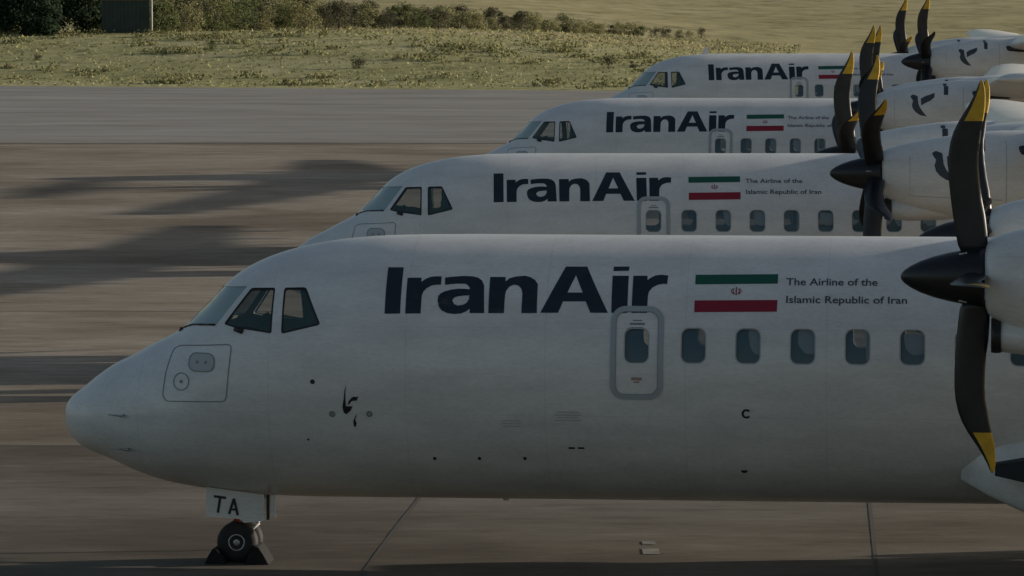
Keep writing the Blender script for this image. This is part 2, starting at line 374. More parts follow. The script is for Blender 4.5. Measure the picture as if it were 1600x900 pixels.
def nacelle(parent, yc):
    nb = Body(NT, NB, NW, yc=yc, n=2.35, root=False)
    bm = bmesh.new(); xs = [10.06,10.07,10.09,10.13,10.2,10.35,10.6,10.9,11.2,11.6,12,12.5,13,13.6,14.2,14.8,15.2,15.6]
    loft(bm, [nb.ring(x, 64) for x in xs])
    n = mobj('engine_nacelle', bm, M['white'], parent, smooth=True)
    # chin intake with black lip
    bm = bmesh.new()
    def oval(x, zc, w, h, N=32): return [(x, yc+w*math.cos(2*math.pi*k/N), zc+h*math.sin(2*math.pi*k/N)) for k in range(N)]
    zc = HUBZ-.575
    loft(bm, [oval(10.20, zc, .26, .165), oval(10.5, zc-.01, .29, .19), oval(11.1, zc+.02, .3, .2), oval(12.4, zc+.1, .2, .1)], mat=0)
    loft(bm, [oval(10.205, zc, .20, .11), oval(10.125, zc, .235, .145), oval(10.12, zc, .262, .172), oval(10.16, zc, .272, .180), oval(10.215, zc, .268, .176)], cap1=False, mat=1)
    mobj('chin_intake', bm, [M['white'], M['boot']], n, smooth=True)
    for side in (((-1,) if yc < 0 else (1,))):
        patch('bird_emblem', [[[(11.13+(x-11.13)*.92, HUBZ+.14+(z-.14)*.92) for x, z in L] for L in P] for P in BIRD], nb, .004, M['bird'], n, side)
    s = -1 if yc < 0 else 1
    bm = bmesh.new()
    rings = []
    for (x, o_, h, w_) in ((12.15, -.06, .05, .02), (12.3, .05, .085, .07), (12.7, .10, .095, .10), (13.1, .13, .095, .11)):
        yy = nb.y(x, HUBZ+.38, s); rings.append([(x, yy + s*(o_-.08) + w_*math.cos(2*math.pi*k/20), HUBZ+.38+h*math.sin(2*math.pi*k/20)) for k in range(20)])
    loft(bm, rings); mobj('exhaust_stub', bm, M['boot'], n, smooth=True)
    patch('louvre', [[rrect(11.66, HUBZ+.47, .10, .20, .02)], [rrect(11.63, HUBZ+.60, .08, .05, .01)]], nb, .004, M['grey_ink'], n, -1)
    # small access-panel outline and stencils
    patch('panel_outline', [[line_poly([(10.5,HUBZ+.3),(10.5,HUBZ-.35),(12.0,HUBZ-.42)], .006)], [line_poly([(12.05,HUBZ+.55),(12.05,HUBZ-.5)], .006)]], nb, .003, M['seam'], n, -1)
    return n

def wing_section(x0, ch, y, z, th):
    P = []; pr = [(1,0),(.85,.028),(.7,.052),(.5,.078),(.35,.088),(.2,.082),(.1,.064),(.04,.042),(.01,.02),(0,0),(.01,-.014),(.05,-.028),(.15,-.042),(.3,-.05),(.5,-.046),(.7,-.03),(.9,-.01)]
    for u, h in pr: P.append((x0+u*ch, y, z+h*ch*th/.13))
    return P

def build_airliner():
    root = empty('airliner')
    fus = build_fuselage(root)
    # ---- cockpit
    for s in (-1, 1):
        w = patch('windshield', [[WS]], FUS, -.018, M['ws'], fus, s, .04, .05)
    for s in (-1, 1):
        for nm, P in (('cockpit_side_window', SW1), ('cockpit_side_window', SW2)):
            w = patch(nm, [[P]], FUS, -.022, M['sideglass'], fus, s, .05, .1)
    for s in (-1, 1):      # dark rubber gaskets round the cockpit glass
        for P in (SW1, SW2):
            bm = bmesh.new()
            c = Vector((sum(p[0] for p in P)/len(P), sum(p[1] for p in P)/len(P)))
            inner = []
            for i, p in enumerate(P):
                d = (c-Vector(p)).normalized(); inner.append(tuple(Vector(p)+d*.03))
            add_to(bm, wrap(flat_mesh([P, inner]), FUS, -.014, s, .05, .1))
            mobj('window_gasket', bm, M['boot'], fus, recalc=False)
    bm = bmesh.new()
    loft(bm, [FUS.ring(3.3, 40, .07), FUS.ring(3.36, 40, .07)])           # cockpit bulkhead
    box(bm, 1.7, 3.3, -.9, .9, 1.75, 1.8)
    box(bm, 1.6, 1.95, -.7, .7, 2.2, 2.52)                        # instrument panel
    mobj('cockpit_interior', bm, M['dark'], fus)
    for y in (-.48, .48):
        bm = bmesh.new()
        box(bm, 2.45, 2.85, y-.22, y+.22, 2.1, 2.22); box(bm, 2.78, 2.9, y-.22, y+.22, 2.2, 2.80); box(bm, 2.79, 2.88, y-.12, y+.12, 2.80, 2.98)
        mobj('pilot_seat', bm, M['seatblue'], fus)
    for s in (-1, 1):
        bm = bmesh.new()
        tube(bm, (2.0, s*.9, 2.55), (2.12, s*.95, 2.63), .06)
        mobj('side_console', bm, M['dark'], fus, smooth=True)
    # wiper and mirror-like wiper arm root
    for s in (-1, 1):
        bm = bmesh.new()
        P = [(p[0], FUS.y(p[0], p[1], s, .02), p[1]) for p in ((1.335,2.565),(1.42,2.60),(1.503,2.628),(1.66,2.642),(1.813,2.652))]
        for a, b in zip(P, P[1:]): tube(bm, a, b, .011, N=8)
        tube(bm, (1.325, FUS.y(1.325, 2.54, s, .0), 2.53), (1.34, FUS.y(1.34, 2.56, s, .03), 2.575), .02, N=8)
        b2 = bmesh.new(); tube(b2, (2.06, FUS.y(2.06, 2.62, s, .01), 2.618), (2.15, FUS.y(2.15, 2.6, s, .012), 2.59), .028, N=8); mobj('wiper_hinge', b2, M['ink'], fus, smooth=True)
        mobj('wiper', bm, M['ink'], fus, smooth=True)
    # ---- cabin windows
    rnd = random.Random(4)
    for i, wx in enumerate(WINX):
        for s in ((-1, 1) if i < 27 else (-1,)):
            wz = win[1][1]
            bm = bmesh.new()
            add_to(bm, wrap(flat_mesh([rrect(wx, wz, .272, .378, .085), rrect(wx, wz, .245, .351, .075)]), FUS, -.012, s, .06, .3))
            wf = mobj('cabin_window', bm, M['hatch'], fus, recalc=False)
            patch('pane', [[rrect(wx, wz, .262, .368, .08)]], FUS, -.030, M['pane'], wf, s)
            k = i if s < 0 else rnd.randrange(5)
            if k in (1, 6, 9): B = [(wx+.0, wz+.17), (wx+.12, wz+.17), (wx+.12, wz-.10), (wx+.06, wz-.07), (wx+.02, wz-.01)]
            elif k in (2, 8): B = [(wx-.05, wz+.17), (wx+.12, wz+.17), (wx+.12, wz-.08), (wx+.02, wz-.07), (wx-.05, wz+.02)]
            elif k in (4, 7): B = [(wx-.10, wz+.14), (wx+.12, wz+.13), (wx+.12, wz-.07), (wx-.0, wz-.08), (wx-.07, wz-.02)]
            elif k in (3, 10): B = [(wx+.09, wz+.17), (wx+.12, wz+.17), (wx+.12, wz-.15), (wx+.09, wz-.13)]
            else: B = None
            if B: patch('window_blind', [[soft(B, .03)]], FUS, -.036, M['blind'], wf, s)
    # ---- emergency door
    dcx = (door[0][0]+door[2][0])/2; dcz = (door[0][1]+door[2][1])/2; dw = door[1][0]-door[0][0]; dh = door[0][1]-door[3][1]
    dr = patch('door', [[rrect(dcx, dcz, dw+.01, dh+.01, .15), rrect(dcx, dcz, dw-.105, dh-.105, .10)]], FUS, .008, M['surround'], fus, -1)
    bm = bmesh.new(); wx, wz = win[0]
    add_to(bm, wrap(flat_mesh([rrect(wx, wz, .272, .378, .085), rrect(wx, wz, .245, .351, .075)]), FUS, -.012, -1))
    mobj('window_frame', bm, M['hatch'], dr, recalc=False)
    patch('pane', [[rrect(wx, wz, .262, .368, .08)]], FUS, -.030, M['pane'], dr)
    patch('door_stencil', [[rrect(dcx, 2.72, .16, .02, .004)], [rrect(dcx, 2.755, .10, .012, .003)]], FUS, .005, M['seam'], dr)
    patch('handle_placard', [[rrect(dcx, 2.145, .11, .03, .004)], [rrect(dcx, 2.11, .06, .015, .004)]], FUS, .005, M['placard'], dr)
    patch('door_gap', [[rrect(dcx, dcz, dw-.10, dh-.10, .10), rrect(dcx, dcz, dw-.108, dh-.108, .098)]], FUS, .011, M['seam'], dr)
    # ---- livery
    patch('lettering', letters, FUS, .004, M['navy'], fus)
    fl = patch('flag', [[green]], FUS, .004, M['green'], fus)
    patch('flag_stripe', [[red]], FUS, .004, M['red'], fl)
    ex, ez = emb[0]
    em = [[line_poly([(ex, ez+.045), (ex, ez-.04)], .012)]]
    for s in (-1, 1):
        em.append([line_poly([(ex+s*(.022), ez+.03), (ex+s*.034, ez+.0), (ex+s*.018, ez-.03)], .009)])
        em.append([line_poly([(ex+s*(.036), ez+.03), (ex+s*.055, ez+.004), (ex+s*.030, ez-.026)], .009)])
    patch('flag_emblem', em, FUS, .004, M['red'], fl)
    for txt, T_ in (("The Airline of the", t1), ("Islamic Republic of Iran", t2)):
        bm = wrap(text_mesh(txt, T_[0][0], T_[1][0], T_[0][1], T_[2][1]-T_[0][1]), FUS, .004, step=.05)
        mobj('small_lettering', bm, M['grey_ink'], fus, recalc=False)
    cal = patch('calligraphy', [[h1], [h2], [h3]], FUS, .004, M['ink'], fus)
    # ---- nose hatch, sensors, drains
    P = soft(panel, .06); P.append(P[0])
    ha = patch('service_hatch', [[line_poly(P, .010)]], FUS, .006, M['seam'], fus, step=.04, xstep=.05)
    ox, oz = (oval[0][0]+oval[1][0])/2, (oval[2][1]+oval[3][1])/2
    patch('hatch_port', [[rrect(ox, oz, .30, .19, .08)]], FUS, .006, M['hatch'], ha, step=.04, xstep=.05)
    patch('port_rim', [[rrect(ox, oz, .31, .20, .085), rrect(ox, oz, .29, .18, .075)], [circ(ox-.05, oz, .016)], [circ(ox+.05, oz, .016)]], FUS, .009, M['seam'], ha, step=.04, xstep=.05)
    patch('round_port', [[circ(circ0[0], circ0[1], .095, 28), circ(circ0[0], circ0[1], .085, 28)], [circ(circ0[0], circ0[1], .018)]], FUS, .006, M['seam'], ha, step=.04, xstep=.05)
    for (x, z), r_ in ((dots[0], .018), (dots[1], .018), (dots[2], .018), (rings[2], .026), (rings[3], .012)):
        patch('drain_port', [[circ(x, z, r_)]], FUS, .004, M['ink'], fus)
    for (x, z) in dots[3:5]: patch('vent_slot', [[rrect(x, z, .07, .02, .006)]], FUS, .004, M['ink'], fus)
    patch('drain_mast', [[[(7.47,1.15),(7.55,1.15),(7.53,1.12),(7.49,1.12)]]], FUS, .004, M['ink'], fus)
    x, z = dots[5]; cpoly = [(x+.04*math.cos(R(a)), z+.04*math.sin(R(a))) for a in range(40, 331, 20)]
    patch('round_marking', [[line_poly(cpoly, .022)]], FUS, .004, M['ink'], fus)
    for (x, z) in rings[:2]: patch('static_port', [[circ(x, z, .034), circ(x, z, .014)], [circ(x, z, .008)]], FUS, .004, M['seam'], fus)
    patch('stencil_block', [[rrect(5.66, 1.69+.03*j, .28-.04*(j % 2), .010, .003)] for j in range(4)], FUS, .004, M['hatch'], fus)
    patch('stencil_block', [[rrect(5.06, 1.62+.03*j, .20, .009, .003)] for j in range(3)], FUS, .004, M['hatch'], fus)
    for x, z in ((.80, 1.66), (.83, 1.285)):
        for s in (-1, 1):
            bm = bmesh.new()
            y = FUS.y(x, z, s); tube(bm, (x, y, z), (x-.01, y+s*.07, z-.01), .013, N=8); tube(bm, (x+.02, y+s*.07, z-.01), (x-.16, y+s*.075, z+.01), .011, .006, N=8)
            mobj('pitot_probe', bm, M['metal'], fus, smooth=True)
    bm = bmesh.new()
    tube(bm, (4.86, 0, .76), (4.86, 0, .70), .05, .03, N=12)
    mobj('belly_beacon', bm, M['blind'], fus)
    # ---- nose gear
    bm = bmesh.new(); tube(bm, (1.93, 0, 1.0), (1.93, 0, .24), .05); tube(bm, (1.93, -.16, .225), (1.93, .16, .225), .035)
    tube(bm, (1.97, 0, .60), (2.14, 0, .42), .018); tube(bm, (2.14, 0, .42), (1.97, 0, .27), .018)
    tube(bm, (1.96, 0, .62), (2.45, 0, .80), .022)
    leg = mobj('nose_gear', bm, M['hatch'], root, smooth=True)
    for y in (-.17, .17):
        bm = bmesh.new()
        lathe(bm, [(-.079,.088),(-.088,.15),(-.07,.205),(-.04,.222),(0,.226),(.04,.222),(.07,.205),(.088,.15),(.079,.088)], (1.93, y, .2255), 'y', 40, 0)
        lathe(bm, [(-.080,.02),(-.078,.05),(-.064,.055),(-.064,.075),(-.083,.078),(-.083,.09),(-.05,.12),(.05,.12),(.083,.09),(.083,.078),(.064,.075),(.064,.06),(.078,.05),(.08,.02)], (1.93, y, .2255), 'y', 32, 1)
        for k in range(8):
            a = 2*math.pi*k/8
            tube(bm, (1.93+.078*math.cos(a), y-.073, .2255+.078*math.sin(a)), (1.93+.078*math.cos(a), y-.06, .2255+.078*math.sin(a)), .01, N=6, mat=0)
        mobj('wheel', bm, [M['rubber'], M['metal']], leg, smooth=True)
    gd = []
    for s in (-1, 1):
        bm = bmesh.new(); P = [(1.62,.845),(2.255,.765),(2.255,.48),(2.05,.46),(1.98,.50),(1.62,.525)]
        a = [bm.verts.new((x, s*.36, z)) for x, z in P]; b = [bm.verts.new((x, s*.385, z)) for x, z in P]; n = len(P)
        bm.faces.new(a); bm.faces.new(b[::-1])
        for k in range(n): bm.faces.new((a[k], a[(k+1) % n], b[(k+1) % n], b[k]))
        g = mobj('gear_door', bm, M['white'], leg)
        if s < 0:
            bm = bmesh.new()
            box(bm, 2.275, 2.305, s*.30, s*.34, .49, .76, 0); mobj('gear_strut', bm, M['ink'], leg)
            bm = bmesh.new(); box(bm, 2.32, 2.375, s*.30, s*.34, .52, .76, 0); mobj('rear_gear_door', bm, M['white'], leg)
        if s < 0:
            Y = -.388; T = []
            T.append(line_poly([(1.705, .745), (1.838, .728)], .028)); T.append(line_poly([(1.775, .735), (1.748, .565)], .028))
            T.append(line_poly([(1.872, .553), (1.925, .722)], .028)); T.append(line_poly([(1.925, .722), (1.968, .540)], .028)); T.append(line_poly([(1.893, .606), (1.958, .600)], .024))
            bm = bmesh.new()
            for j, P in enumerate(T):
                f = flat_mesh([P])
                for v in f.verts: v.co.y = Y - .0012*j
                add_to(bm, f)
            mobj('door_letters', bm, M['ink'], g, recalc=False)
    bm = bmesh.new(); tube(bm, (1.89, -.10, .50), (1.93, -.10, .44), .03, N=10); mobj('tow_fitting', bm, M['orange'], leg)
    # ---- gear fairing on the belly
    for s in (-1, 1):
        bm = bmesh.new(); rings_ = []
        for k in range(25):
            u = k/24; x = 9.80 + 6.4*u; g = max(0, math.sin(math.pi*min(u/.42, 1)/2))**.75 if u < .42 else max(0, math.cos(math.pi*(u-.42)/.58/2))**.9
            g = max(g, .02); zc = 1.25 - .20*min(u/.18, 1); 
            rings_.append([(x, s*(1.02 + .92*g*(math.cos(2*math.pi*j/32)*.5+.5)), zc + (.16+.44*g)*math.sin(2*math.pi*j/32)*(1.0)) for j in range(32)])
        loft(bm, rings_)
        f = mobj('gear_fairing', bm, M['white'], root, smooth=True)
        bm = bmesh.new()
        loft(bm, [[(x, s*yy, z) for yy, z in ((1.5, 1.24-h), (1.97+o_, 1.24-h), (1.97+o_, 1.26+h), (1.5, 1.26+h))] for x, h, o_ in ((10.16,.05,-.22), (10.5,.11,-.06), (11.2,.13,.03), (12,.13,.03))])
        mobj('fairing_inlet', bm, M['dark'], f)
        bm = bmesh.new(); lg = None
        tube(bm, (12.7, s*1.95, 1.0), (12.7, s*2.05, .42), .09); tube(bm, (12.7, s*1.85, .40), (12.7, s*2.3, .40), .05)
        lg = mobj('main_gear', bm, M['hatch'], root, smooth=True)
        for y in (1.86, 2.26):
            bm = bmesh.new()
            lathe(bm, [(-.11,.2),(-.12,.3),(-.09,.37),(0,.4),(.09,.37),(.12,.3),(.11,.2)], (12.7, s*y, .40), 'y', 32, 0); lathe(bm, [(-.1,.03),(-.1,.2),(.1,.2),(.1,.03)], (12.7, s*y, .40), 'y', 24, 1)
            mobj('wheel', bm, [M['rubber'], M['metal']], lg, smooth=True)
    # ---- wing
    bm = bmesh.new(); rings_ = []
    for y in (-13.53,-13.45,-13.2,-11,-8,-4.5,-4.05,-1,0,1,4.05,4.5,8,11,13.2,13.45,13.53):
        a = abs(y); u = max(0, (a-4.5)/9.0); ch = 2.60 - 1.0*u; x0 = 12.35 + .42*u; z = 3.86 + .34*u; th = .17 - .04*u
        if a > 13.4: ch *= .93 if a < 13.5 else .75; x0 += .06 if a < 13.5 else .25; th *= .8 if a < 13.5 else .3
        rings_.append(wing_section(x0, ch, y, z, th))
    loft(bm, rings_)
    wg = mobj('wing', bm, M['white'], root, smooth=True)
    bm = bmesh.new()
    WF = Body([(10.9,3.62),(11.4,3.82),(12,4.06),(13,4.16),(14.3,4.02),(15.6,3.75),(16.4,3.6)], [(10.9,3.3),(16.4,3.3)], [(10.9,.1),(11.4,.55),(12,.82),(13,.92),(14.3,.85),(15.6,.5),(16.4,.06)], n=2.6, root=False)
    loft(bm, [WF.ring(10.9+5.5*k/22, 40) for k in range(23)])
    mobj('wing_fairing', bm, M['white'], root, smooth=True)
    for y in (-11.5,-8.8,-6.2,6.2,8.8,11.5):
        u = (abs(y)-4.5)/9; z = 3.79+.34*u; bm = bmesh.new()
        lathe(bm, [(0,.01),(.25,.07),(.8,.11),(1.5,.08),(2.1,.01)], (13.4, y, z), N=16)
        mobj('flap_track_fairing', bm, M['white'], wg, smooth=True)
    # ---- T-tail
    bm = bmesh.new(); rings_ = []
    for z, x0, ch, th in ((3.35, 21.0, 5.6, .10), (4.1, 22.6, 3.9, .10), (5.8, 23.6, 3.1, .11), (7.45, 24.5, 2.5, .11)):
        pr = wing_section(x0, ch, 0, 0, th*.9); n = len(pr)
        ring = []
        for (x, _, h) in pr: ring.append((x, h, z))
        rings_.append(ring)
    loft(bm, rings_); mobj('tail_fin', bm, M['white'], root, smooth=True)
    bm = bmesh.new(); rings_ = []
    for y in (-3.65,-3.6,-2,0,2,3.6,3.65):
        u = abs(y)/3.65; ch = 2.1-.85*u; rings_.append(wing_section(24.9+.5*u, ch*(.8 if u == 1 else 1), y, 7.5, .10*(.3 if u == 1 else 1)))
    loft(bm, rings_); mobj('tailplane', bm, M['white'], root, smooth=True)
    # ---- engines
    for s in (-1, 1): nacelle(root, s*4.05)
    return root

proto = build_airliner()
poses = [(6.0, -4.899, 52.052, .013), (1.0, -3.98, 81.60, -.31), (5.5, -1.347, 113.42, -.26), (0.0, 2.20, 143.82, .20)]
labels = ['nearest white twin-propeller airliner, the largest, its nose wheel and TA gear door in view',
          'second white propeller airliner from the camera, seen just above and behind the nearest one',
          'third white propeller airliner from the camera, between the second and the farthest',
          'farthest and smallest white propeller airliner, standing against the grass bank']
planes = []
for i, (yaw, X, Y, Z) in enumerate(poses):
    o = proto if i == 0 else copy_tree(proto)
    planes.append(o)
for i, ((yaw, X, Y, Z), o) in enumerate(zip(poses, planes)):
    o.location = (X, Y, Z - .006); o.rotation_euler = (R(-.8), 0, R(-yaw))
    tag(o, labels[i], 'airplane', 'white propeller airliners parked in a row')
    near, far = [(0, 17), (9, -2), (2, -3), (-3, -8)][i]
    propeller(o, -4.05, R(near), [None, {4}, {4, 5}, {4, 5}][i], 4 if i == 0 else 6)
    propeller(o, 4.05, R(far), {1, 3} if i == 0 else None, 4 if i == 0 else 6)

bm = bmesh.new(); zt = 3.56; x = 3.62
loft(bm, [[(x-.10, -.012, zt), (x+.12, -.012, zt), (x+.12, .012, zt), (x-.10, .012, zt)], [(x+.0, -.006, zt+.22), (x+.10, -.006, zt+.22), (x+.10, .006, zt+.22), (x+.0, .006, zt+.22)]])
mobj('antenna', bm, M['white'], planes[3])
# chocks at the nose wheels of the nearest airliner
def chock(name, lx, ly, w, h, rz, label):
    bm = bmesh.new()
    P = [(-w/2, 0), (w/2, 0), (w*.28, h*.55), (w*.05, h), (-w*.12, h), (-w*.36, h*.45)]
    for y in (0,):
        a = [bm.verts.new((x, -.21, z)) for x, z in P]; b = [bm.verts.new((x, .21, z)) for x, z in P]; n = len(P)
        bm.faces.new(a); bm.faces.new(b[::-1])
        for k in range(n): bm.faces.new((a[k], a[(k+1) % n], b[(k+1) % n], b[k]))
    bmesh.ops.bevel(bm, geom=bm.edges[:], offset=.008, segments=2, affect='EDGES')
    o = mobj(name, bm, M['chock'])
    yaw, X, Y, Z = poses[0]; c, s = math.cos(R(yaw)), math.sin(R(yaw))
    o.location = (X + c*lx + s*ly, Y - s*lx + c*ly, Z - .001); o.rotation_euler = (0, 0, R(-yaw))
    tag(o, label, 'chock', 'chocks at the nose wheel')
chock('wheel_chock', 1.715, -.17, .24, .17, 0, 'black wheel chock wedged in front of the nose wheel, on its left in the photo')
chock('wheel_chock', 2.17, -.17, .27, .20, 0, 'black wheel chock wedged behind the nose wheel, on its right in the photo')

# ---------------------------------------------------------------- ground
gcurve = Curve([(-60,.0),(0,.0),(40,.01),(52,.013),(66,-.17),(81.6,-.31),(98,-.32),(113.4,-.26),(130,-.02),(143.8,.2),(165,.2),(228,.2),(400,.2)], root=False)
def sstep(t): t = max(0, min(1, t)); return t*t*(3-2*t)
def edge(x): return 236 - .30*x          # far edge of the taxiway
def bankA(x): return 0.15 + 1.75*(1 - sstep((x+12)/40))
def gz(x, y):
    z = gcurve(y)
    e = y - edge(max(-60, min(60, x)))
    if e > 0: z += bankA(x)*sstep((e-6)/52)
    return z
def frange(a, b, s):
    L = []
    while a < b - 1e-6: L.append(a); a += s
    return L + [b]
XS = [-6000,-2500,-900,-400,-200,-120] + frange(-80, 80, 8)[0:] + [120,200,400,900,2500,6000]
def sheet(name, ys, mt, lift=0.0, xs=XS, sx=None):
    bm = bmesh.new(); rows = []
    for y in ys: rows.append([bm.verts.new((x, (y(x) if callable(y) else y), gz(x, (y(x) if callable(y) else y)) + lift)) for x in xs])
    for a, b in zip(rows, rows[1:]):
        for k in range(len(xs)-1): bm.faces.new((a[k], a[k+1], b[k+1], b[k]))
    o = mobj(name, bm, mt, None, smooth=True); return o

def concrete_mat(name, tint):
    m = bpy.data.materials.new(name); m.use_nodes = True; nt = m.node_tree; b = nt.nodes['Principled BSDF']; L = nt.links.new
    b.inputs['Roughness'].default_value = .9; b.inputs['Specular IOR Level'].default_value = .2
    tc = N_(nt, 'ShaderNodeTexCoord')
    def noise(sc3, det, s=1.0, rough=.6):
        mp = N_(nt, 'ShaderNodeMapping'); mp.inputs['Scale'].default_value = sc3; L(tc.outputs['Object'], mp.inputs[0])
        n = N_(nt, 'ShaderNodeTexNoise', Scale=s, Detail=det, Roughness=rough); L(mp.outputs[0], n.inputs['Vector']); return n
    n1 = noise((.10, .16, 1), 8.0); n2 = noise((.35, .9, 1), 8.0, rough=.72); n3 = noise((1.1, 3.2, 1), 9.0, rough=.78); n4 = noise((.6, .05, 1), 6.0)
    r1 = ramp(nt, [(.34, (.142, .120, .093)), (.48, (.218, .192, .155)), (.60, (.258, .234, .197)), (.72, (.315, .290, .25))]); L(n1.outputs['Fac'], r1.inputs[0])
    r2 = ramp(nt, [(.30, (.60, .57, .53)), (.44, (.90, .88, .86)), (.58, (1, 1, 1)), (.72, (1.35, 1.34, 1.32))]); L(n2.outputs['Fac'], r2.inputs[0])
    r3 = ramp(nt, [(.32, (.62, .60, .57)), (.46, (.95, .94, .92)), (.56, (1.02, 1.02, 1.02)), (.70, (1.45, 1.44, 1.42))]); L(n3.outputs['Fac'], r3.inputs[0])
    m1 = N_(nt, 'ShaderNodeMixRGB', blend_type='MULTIPLY'); m1.inputs[0].default_value = 1; L(r1.outputs[0], m1.inputs[1]); L(r2.outputs[0], m1.inputs[2])
    m2 = N_(nt, 'ShaderNodeMixRGB', blend_type='MULTIPLY'); m2.inputs[0].default_value = 1; L(m1.outputs[0], m2.inputs[1]); L(r3.outputs[0], m2.inputs[2])
    m3 = N_(nt, 'ShaderNodeMixRGB', blend_type='MULTIPLY'); m3.inputs[0].default_value = 1; L(m2.outputs[0], m3.inputs[1]); m3.inputs[2].default_value = (*tint, 1)
    L(m3.outputs[0], b.inputs['Base Color'])
    bp = N_(nt, 'ShaderNodeBump', Strength=.35, Distance=.02); L(n3.outputs['Fac'], bp.inputs['Height']); L(bp.outputs[0], b.inputs['Normal'])
    return m
def asphalt_mat():
    m = bpy.data.materials.new('taxiway_asphalt'); m.use_nodes = True; nt = m.node_tree; b = nt.nodes['Principled BSDF']; L = nt.links.new
    b.inputs['Roughness'].default_value = .9; b.inputs['Specular IOR Level'].default_value = .2
    tc = N_(nt, 'ShaderNodeTexCoord'); mp = N_(nt, 'ShaderNodeMapping'); mp.inputs['Scale'].default_value = (.12, .35, 1); L(tc.outputs['Object'], mp.inputs[0])
    n = N_(nt, 'ShaderNodeTexNoise', Scale=1.0, Detail=9.0, Roughness=.75); L(mp.outputs[0], n.inputs['Vector'])
    r = ramp(nt, [(.33, (.19, .178, .16)), (.5, (.26, .25, .235)), (.67, (.33, .32, .30))]); L(n.outputs['Fac'], r.inputs[0]); L(r.outputs[0], b.inputs['Base Color'])
    return m
def grass_mat(name, cols, s1, s2):
    m = bpy.data.materials.new(name); m.use_nodes = True; nt = m.node_tree; b = nt.nodes['Principled BSDF']; L = nt.links.new
    b.inputs['Roughness'].default_value = 1; b.inputs['Specular IOR Level'].default_value = .05
    tc = N_(nt, 'ShaderNodeTexCoord')
    mp = N_(nt, 'ShaderNodeMapping'); mp.inputs['Scale'].default_value = s1; L(tc.outputs['Object'], mp.inputs[0])
    n = N_(nt, 'ShaderNodeTexNoise', Scale=1.0, Detail=8.0, Roughness=.65); L(mp.outputs[0], n.inputs['Vector'])
    r = ramp(nt, cols); L(n.outputs['Fac'], r.inputs[0])
    mp2 = N_(nt, 'ShaderNodeMapping'); mp2.inputs['Scale'].default_value = s2; L(tc.outputs['Object'], mp2.inputs[0])
    n2 = N_(nt, 'ShaderNodeTexNoise', Scale=1.0, Detail=8.0, Roughness=.75); L(mp2.outputs[0], n2.inputs['Vector'])
    r2 = ramp(nt, [(.34, (.42, .44, .40)), (.46, (.85, .86, .85)), (.56, (1, 1, 1)), (.68, (1.25, 1.22, 1.2))]); L(n2.outputs['Fac'], r2.inputs[0])
    mx = N_(nt, 'ShaderNodeMixRGB', blend_type='MULTIPLY'); mx.inputs[0].default_value = 1; L(r.outputs[0], mx.inputs[1]); L(r2.outputs[0], mx.inputs[2]); L(mx.outputs[0], b.inputs['Base Color'])
    return m
MG = grass_mat('dry_grass', [(.3, (.30, .29, .13)), (.5, (.40, .38, .19)), (.7, (.46, .43, .25))], (.10, .10, 1), (1.4, .55, 1))
MF = grass_mat('dry_field', [(.3, (.35, .31, .16)), (.5, (.42, .37, .20)), (.7, (.46, .41, .24))], (.01, .008, 1), (.25, .05, 1))
concrete = concrete_mat('apron_concrete', (1.15, 1.13, 1.12)); dimmed_concrete = concrete_mat('dimmed_apron_concrete', (.66, .66, .66)); asphalt = asphalt_mat()  # near slab: same concrete, overlay's bottom darkening put into its tint
TJ = 168
terrain = sheet('terrain', [-4000, -800, -200, -60] + frange(-20, 220, 6) + [(lambda x, k=k: edge(max(-60, min(60, x))) + k) for k in frange(0, 72, 4)] + [360, 450, 600, 900, 1500, 3000, 9000, 16000], MF, -.03)
tag(terrain, kind='structure')
tag(sheet('dimmed_apron', [-60] + frange(-20, 65, 1) + [66], dimmed_concrete, .0, [-120] + frange(-80, 80, 8)[1:-1] + [120, 300]), kind='structure')
apron = tag(sheet('apron', [66] + frange(67, 167, 1) + [TJ], concrete, .0, [-120] + frange(-80, 80, 8)[1:-1] + [120, 300]), kind='structure')
taxi = tag(sheet('taxiway', [TJ, 180, 195, 210] + [(lambda x, k=k: edge(max(-60, min(60, x))) + k) for k in (-6, 0)], asphalt, .004, [-400,-200] + frange(-80, 80, 8) + [120, 300]), kind='structure')
bank = tag(sheet('grass_verge', [(lambda x, k=k: edge(max(-60, min(60, x))) + k) for k in frange(0, 68, 4)], MG, .006, [-300, -150] + frange(-80, 60, 5)), kind='structure')

def strip(name, P, w, mt, lift, y0=None):
    bm = bmesh.new(); pts = []
    for (a, b) in zip(P, P[1:]):
        n = max(1, int((Vector(b)-Vector(a)).length/1.5))
        for k in range(n): pts.append(Vector(a).lerp(Vector(b), k/n))
    pts.append(Vector(P[-1])); V = []
    for i, p in enumerate(pts):
        d = (pts[min(i+1, len(pts)-1)] - pts[max(i-1, 0)]).normalized(); nrm = Vector((-d.y, d.x))
        V.append([bm.verts.new((*(p+nrm*s*w/2), gz(*(p+nrm*s*w/2)) + lift)) for s in (-1, 1)])
    for a, b in zip(V, V[1:]): bm.faces.new((a[0], a[1], b[1], b[0]))
    return tag(mobj(name, bm, mt), kind='structure')
MJ = mat('joint_sealant', (.05, .045, .04), .9); MP = mat('faded_white_paint', (.215, .205, .18), .8, noise=(2, .4)); MT = mat('tar_patch', (.075, .07, .065), .9, noise=(1, .4))
strip('apron_joint', [(-1.72, 49.0), (-1.6, 50.7), (-1.17, 58.0), (-.8, 66)], .045, MJ, .004)
strip('apron_joint', [(3.90, 50.5), (4.38, 58.0), (4.9, 66)], .045, MJ, .004)
strip('apron_joint', [(-40, 94), (0, 93.5), (30, 93)], .07, MJ, .004)
strip('apron_joint', [(-40, 66), (0, 66), (30, 66)], .05, MJ, .004)
strip('taxiway_edge', [(-60, 166.5), (60, 166.5)], .8, MT, .010)
strip('taxiway_edge', [(-60, 226), (60, 226-.3*0)], .0001, MT, .010) if False else None
